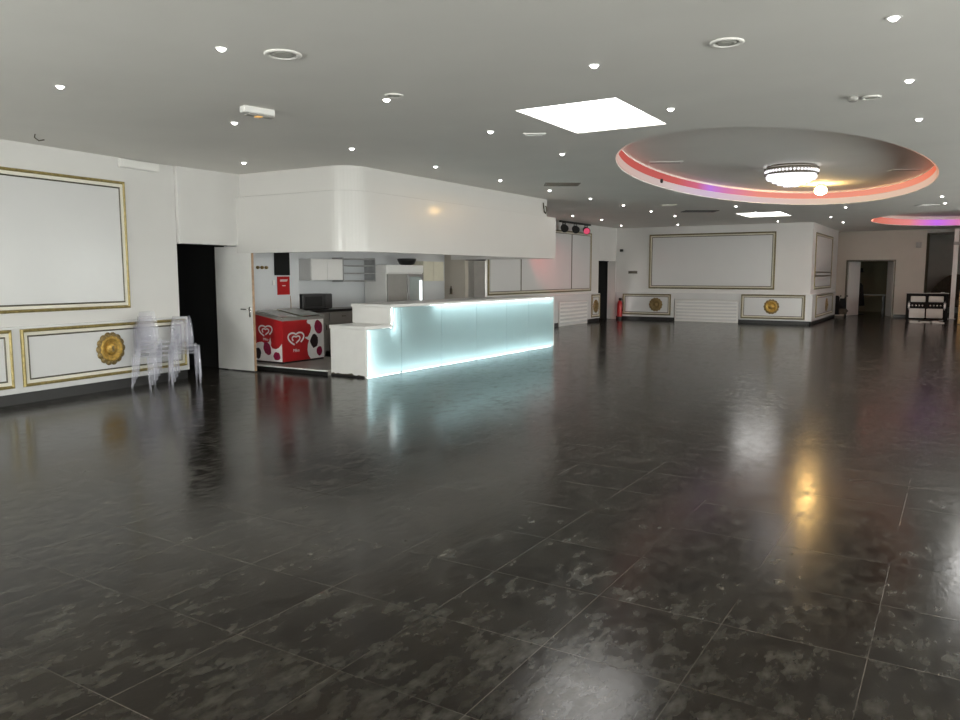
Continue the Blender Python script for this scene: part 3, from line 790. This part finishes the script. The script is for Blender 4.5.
glow_band(DOMES[0], .012, .125, 'pale cream LED strip along the lower rim of the nearer oval recess', 'led_strip', led_glow_mat('cream_led_near', 1., [(.5, (.62, .30, .19)), (.60, (.70, .45, .33)), (.75, (.72, .54, .42)), (.86, (.60, .47, .60)), (.97, (.60, .50, .48))], (.56, .46, .44)))
glow_band(DOMES[1], .012, .20, 'coral and violet LED strip inside the far oval recess', 'led_strip', led_glow_mat('rgb_led_far', 1., [(.06, (7., 1.7, 1.1)), (.42, (7., 1.7, 1.1)), (.47, (.75, .22, .15)), (.70, (.62, .40, .28)), (.745, (.70, .22, .30)), (.785, (.56, .16, .80)), (.83, (.75, .24, .24)), (.90, (.66, .20, .15)), (.97, (.60, .17, .12))], (.60, .17, .12)))  # unseen near half made much brighter to throw coral on the recess ceiling
def dome_slot(label, x, y):
    t = thing('ceiling_grille', label, 'ceiling vent', (x, y, H+DZ), R(25))
    obj('border', bx(-.28, -.12, -.012, .28, .12, -.001), 'plastic', t); obj('louvre', bx(-.25, -.03, -.016, .25, .03, -.0125), 'grey', t)
dome_slot('pale slot vent in the oval recess at its canopy side', -4.40, 13.15)
dome_slot('pale slot vent in the oval recess at its window side', -.95, 16.4)
tag(obj('recess_sensor', lathe([(.04, 0), (.04, .03), (.0, .04)], 14, Matrix.Rotation(PI/2, 4, 'Y')), 'black', loc=(-4.775, 14.05, H+.10), smooth=True), 'tiny dark sensor on the lit rim of the nearer oval recess', 'sensor')

# chandelier
ch = thing('chandelier', 'shallow tiered crystal chandelier in the middle of the oval recess', 'chandelier', (-2.64, 14.75, H+DZ))
obj('ceiling_plate', lathe([(0, -.001), (.40, -.001), (.42, -.02), (.38, -.03), (0, -.03)], 40), 'pewter', ch, True)
obj('top_rim', lathe([(.44, -.045), (.455, -.045), (.455, -.075), (.44, -.075), (.44, -.045)], 48), 'pewter', ch, True)
obj('lower_rim', lathe([(.43, -.135), (.45, -.135), (.45, -.16), (.43, -.16), (.43, -.135)], 48), 'pewter', ch, True)
def drops(rad, z, n, h, w):
    bm = bmesh.new()
    for k in range(n):
        a = 2*PI*k/n
        add_lathe(bm, [(0, h/2), (w, h*.15), (w, -h*.1), (0, -h/2)], 6, Matrix.Translation((rad*math.cos(a), rad*math.sin(a), z)))
    return bm
obj('bead_band', drops(.435, -.105, 44, .055, .022), 'crystal', ch)
for rad, z, n in ((.40, -.20, 56), (.31, -.245, 44), (.22, -.285, 32), (.12, -.32, 20)):
    obj('crystal_tier', drops(rad, z, n, .10, .026), 'crystal', ch)
    
obj('glow_bowl', lathe([(.40, -.165), (.34, -.20), (.24, -.25), (.12, -.30), (0, -.32)], 36), emat('lit_bowl', (1, .95, .92), 2.6), ch, True)
obj('stem', tube([(0, 0, -.03), (0, 0, -.17)], .03), 'pewter', ch)
# the warm lamp behind it
t = thing('warm_globe_lamp', 'bright warm yellow globe lamp in the oval recess behind the chandelier', 'ceiling light', (-2.62, 18.0, H+DZ))
obj('ceiling_rose', lathe([(0, -.001), (.08, -.001), (.07, -.03), (0, -.04)], 24), 'gold', t, True)
obj('globe', lathe([(0, -.235)]+[((.125*math.sin(PI*k/10)), -.14-.095*math.cos(PI*k/10)) for k in range(1, 10)]+[(0, -.045)], 20), 'warm', t, True)

# stage light bar
t = thing('stage_light_rail', 'dark rail with three small stage lamps above the red-washed panel', 'stage lights', (-10.16, 20.95, H-.02))
obj('rail', bx(-.03, 0, -.05, .03, 2.2, -.001), 'black', t)
for k in range(3):
    y = .28+.80*k
    c = Matrix.Translation((.0, y, -.20)) @ Vector((.55, -.75, -.30)).to_track_quat('Z', 'Y').to_matrix().to_4x4()
    y_ = obj('yoke', tube([(0, y-.10, -.20), (0, y-.10, -.06), (0, y+.10, -.06), (0, y+.10, -.20)], .012), 'black', t)
    s = bmesh.new(); add_lathe(s, [(0, -.13), (.07, -.13), (.10, -.06), (.115, .12), (.10, .12), (.09, .06), (0, .05)], 18, c)
    l = obj('lamp_can', s, 'blackp', t, True)
    g = bmesh.new(); add_lathe(g, [(0, .125), (.10, .121)], 18, c)
    obj('lens', g, 'redlamp' if k == 2 else 'black', l)
tag(obj('hanging_cable', tube([(-7.69+.006, 15.02, 3.12), (-7.68, 15.03, 3.02), (-7.68, 15.06, 2.93), (-7.68, 15.12, 2.90), (-7.68, 15.17, 2.95), (-7.68, 15.16, 3.03), (-7.68, 15.12, 3.05)], .014), 'pewter'), 'dark looped cable hanging at the far end of the upper canopy', 'cable')

# ------------------------------------------------------------------ small things at the far end
t = thing('fire_extinguisher', 'red fire extinguisher standing at the back wall by the corner door', 'fire extinguisher', (-10.17, 25.86, 0))
obj('cylinder', lathe([(0, .10), (.085, .10), (.09, .14), (.09, .55), (.06, .64), (.03, .67), (0, .67)], 20), 'redp', t, True)
obj('foot_ring', lathe([(.07, 0), (.085, 0), (.085, .099), (.07, .099), (.07, 0)], 20), 'black', t)
obj('valve', bx(-.035, -.03, .671, .06, .03, .76, bev=.006), 'black', t)
obj('hose', tube([(.05, 0, .73), (.11, 0, .70), (.12, 0, .5), (.10, 0, .3)], .012), 'black', t)
tag(obj('sensor_mount', bx(-10.27, 26.0, 2.38, -10.15, 26.059, 2.47, bev=.01), 'blackp'), 'small dark sensor high on the back wall above the extinguisher', 'sensor')
t = thing('wall_sign', 'small dark sign plate on the back wall beside the wide frame', 'sign', (-9.78, 26.059, 1.67))
obj('plate', bx(-.16, -.02, -.05, .16, -.001, .03, bev=.004), 'pewter', t); obj('border', moulding(-.17, -.06, .17, .04, [(0, .001), (0, .024), (.012, .024), (.012, .001)]), 'grey', t)
tag(obj('wall_speaker', bx(-1.42, 32.40, 2.55, -1.25, 32.499, 2.75, bev=.01), 'grey'), 'small grey speaker high on the far wall past the double doorway', 'speaker')

# folded black pushchair-like trolley by the block corner
t = thing('folded_trolley', 'folded black trolley leaning by the end of the projecting block', 'trolley', (-3.72, 31.55, 0), R(10))
obj('back_board', bx(-.32, .02, .09, -.06, .10, .80, bev=.03, seg=2), 'blackm', t)
for sx in (-.05, .17):
    obj('frame_tube', tube([(sx, -.05, .10), (sx, .0, .45), (sx-.02, .04, .72), (sx+.06, .05, .80)], .03), 'blackm', t)
obj('brace', tube([(-.08, -.03, .55), (.08, -.06, .35), (.25, -.08, .22)], .035), 'blackm', t)
obj('seat_pad', bx(-.03, -.03, .30, .16, .02, .70, bev=.015), 'blackm', t)
obj('basket', bx(-.05, -.16, .12, .22, -.06, .32, bev=.02), 'brown', t)
for x in (-.22, .17):
    w = bmesh.new(); add_lathe(w, [(.04, -.03), (.088, -.03), (.09, 0), (.088, .03), (.04, .03), (.04, -.03)], 18, Matrix.Translation((x, -.06, .09)) @ Matrix.Rotation(PI/2, 4, 'Y'))
    obj('wheel', w, 'black', t)

# tufted console at the far bay
cs = thing('tufted_console', 'white tufted bar console with black frame standing by the dark opening', 'console', (-1.50, 30.0, 0), R(4))
CW = 1.22
obj('carcass', bx(.03, .05, .07, CW-.03, .45, .90), 'blackm', cs)
bm = bmesh.new()
for a in ((0, .04, .055, .94), (CW-.055, .04, CW, .94), (0, .89, CW, .94), (CW/2-.03, .42, CW/2+.03, .89)): add_box(bm, a[0], 0, a[1], a[2], .06, a[3], bev=.008)
obj('frame', bm, 'blackm', cs)
obj('top', bx(-.02, -.02, .941, CW+.02, .48, .965, bev=.006), 'grey', cs)
def tuft(x0, x1, z0, z1): return bx(x0, -.01, z0, x1, .049, z1, bev=.024, seg=3)
for x0, x1 in ((.13, .565), (.655, 1.09)):
    obj('upper_cushion', tuft(x0, x1, .66, .86), 'tuft', cs, True)
    obj('lower_cushion', tuft(x0-.03 if x0 < .5 else x0-.05, x1+.0 if x0 < .5 else x1+.0, .12, .44), 'tuft', cs, True)
    for dx in (.0, .1, .2, .3): obj('stud', lathe([(0, .02), (.03, .01), (.034, 0)], 10, Matrix.Translation((x0+.06+dx, .045, .54)) @ Matrix.Rotation(PI/2, 4, 'X')), 'chrome', cs, True)
for x in (.085, CW-.085):
    s = bmesh.new()
    for k in range(8):
        a = 2*PI*k/8; add_prism(s, [(x, .03, .54), (x+.04*math.cos(a-.35)*.6, .03, .54+.05*math.sin(a-.35)), (x+.05*math.cos(a), .03, .54+.17*math.sin(a)), (x+.04*math.cos(a+.35)*.6, .03, .54+.05*math.sin(a+.35))], (0, -.02, 0))
    obj('star_ornament', s, 'logo', cs)
for x in (.06, CW-.06): obj('leg', bx(x-.03, .03, 0, x+.03, .42, .069), 'blackm', cs)
rr = random.Random(11)
for k, (x, y, w, h) in enumerate(((-1.22, 29.55, .24, .05), (-.90, 29.62, .30, .03), (-.62, 29.5, .20, .06), (-1.15, 29.20, .34, .02), (-.45, 29.25, .22, .025))):
    names = ['flat white carton lying in front of the tufted console, nearest the doorway', 'wide flat white carton under the middle of the tufted console', 'small white carton before the dark opening end of the console', 'thin white tray on the floor nearest the camera before the console', 'thin pale tray on the floor by the white post']
    o = bx(-w/2, -.12, 0, w/2, .12, h, bev=.004); o = obj('carton' if k < 3 else 'tray', o, 'tuft', loc=(x, y, 0), rotz=R(rr.uniform(-20, 20)))
    tag(o, names[k], 'carton' if k < 3 else 'tray', 'white cartons and trays round the console')
t = thing('white_post', 'slim white post from floor to ceiling at the dark opening', 'post', (-.17, 32.2, 0))
obj('shaft', bx(-.075, -.075, .02, .075, .075, H-.03, bev=.008), 'white', t); obj('bracket', bx(-.095, -.095, 2.62, .095, .095, 2.72), 'grey', t); obj('foot_plate', bx(-.12, -.12, 0, .12, .12, .0195), 'greym', t)
tag(obj('bracket_pole', bx(-.55, 32.15, 0, -.42, 32.25, .95, bev=.01), 'white'), 'short white upright between the console and the slim post', 'post')
# things beyond the openings
t = thing('upholstered_bench', 'dark brown hump-backed bench beyond the dark opening', 'bench', (-.05, 36.2, 0))
pts = [(-.9+1.9*k/16, 0, .75+.85*math.sin(PI*min(1, k/14)*.86+.25)) for k in range(17)]
obj('backrest', prism([(-.9, 0, .30)]+pts+[(1.0, 0, .30)], (0, .5, 0)), 'brown', t); obj('seat', bx(-.9, -.6, .30, 1.0, -.001, .62, bev=.05, seg=3), 'brown', t)
for x in (-.8, .9): obj('leg', bx(x-.05, -.5, 0, x+.05, .4, .299), 'black', t)
t = thing('drape', 'ochre brown drape hanging at the picture edge beyond the white post', 'curtain', (.02, 29.0, 0))
bm = bmesh.new(); pts = [(.0+.06*k, .03*math.sin(k*1.6), .02) for k in range(9)]; pts += [(x, y+.012, z) for x, y, z in pts[::-1]]
bm2 = bm; add_prism(bm2, pts, (0, 0, 1.05)); obj('cloth', bm2, 'ochre', t); obj('rail', tube([(-.02, 0, 1.09), (.54, 0, 1.09)], .015), 'pewter', t)
t = thing('office_table', 'dim table with a pale top inside the room past the double doors', 'table', (-3.1, 35.2, 0))
obj('table_top', bx(-.55, -.35, .74, .6, .35, .78, bev=.006), 'tuft', t)
for x in (-.48, .53):
    for y in (-.28, .28): obj('leg', bx(x-.03, y-.03, 0, x+.03, y+.03, .739), 'black', t)
t = thing('coat_stand', 'dark coat stand hung with black coats inside the double doorway', 'coat stand', (-3.38, 34.2, 0))
obj('pole', tube([(0, 0, 0), (0, 0, 1.75)], .025), 'black', t)
obj('base', lathe([(0, 0), (.24, 0), (.22, .03), (0, .04)], 20), 'black', t)
obj('coat', lathe([(.05, 1.25), (.14, 1.15), (.17, .8), (.22, .35), (.0, .33)], 14), 'void', t, True)
obj('hat', lathe([(0, 1.86), (.10, 1.82), (.11, 1.70), (.17, 1.68), (.0, 1.66)], 16), 'void', t, True)

# ------------------------------------------------------------------ lights
def spot_light(name, loc, target, color, power, size=R(40), blend=.6, rad=.05):
    l = bpy.data.lights.new(name, 'SPOT'); l.color = color; l.energy = power; l.spot_size = size; l.spot_blend = blend; l.shadow_soft_size = rad
    o = bpy.data.objects.new(name, l); o.location = loc
    o.rotation_euler = (Vector(target)-Vector(loc)).to_track_quat('-Z', 'Y').to_euler(); col.objects.link(o); return o
t = thing('red_spotlight', 'small red spotlight on the ceiling behind the bar canopy', 'stage light', (-9.2, 17.6, H))  # unseen lamp, added to cast the red glow on the panelled wall
obj('yoke', tube([(-.10, -.045, -.20), (-.10, -.045, -.02), (.10, .045, -.02), (.10, .045, -.20)], .012), 'black', t)
aim = Vector((-1.2, 3.36, -1.20)).normalized()
c = Matrix.Translation((0, 0, -.20)) @ aim.to_track_quat('Z', 'Y').to_matrix().to_4x4()
l = obj('lamp_can', lathe([(0, -.12), (.06, -.12), (.085, -.05), (.09, .10), (.08, .10), (.07, .05), (0, .04)], 18, c), 'blackp', t, True)
obj('lens', lathe([(0, .085), (.08, .082)], 18, c), 'redlamp', l)
spot_light('red_stage_beam', Vector((-9.2, 17.6, H-.20))+aim*.13, Vector((-9.2, 17.6, H-.20))+aim*4, (1, .06, .08), 300, R(34), 1.)

w = bpy.data.worlds.new('overcast_sky'); scn.world = w; w.use_nodes = True
bg = w.node_tree.nodes['Background']; bg.inputs[0].default_value = (1, .985, .95, 1); bg.inputs[1].default_value = 20.

cam = bpy.data.cameras.new('camera'); cam.sensor_width = 36; cam.lens = 772/960*36; cam.clip_end = 200
co = bpy.data.objects.new('camera', cam); co.location = (0, 0, 1.6); co.rotation_euler = (R(90-6.356), 0, R(31.714)); col.objects.link(co)
scn.camera = co
scn.view_settings.view_transform = 'Standard'; scn.view_settings.look = 'None'
scn.view_settings.exposure = .04; scn.view_settings.gamma = 1; scn.view_settings.use_curve_mapping = False
scn.cycles.use_denoising = True
scn.cycles.max_bounces = 8; scn.cycles.diffuse_bounces = 5; scn.cycles.transparent_max_bounces = 24
scn.cycles.sample_clamp_indirect = 8
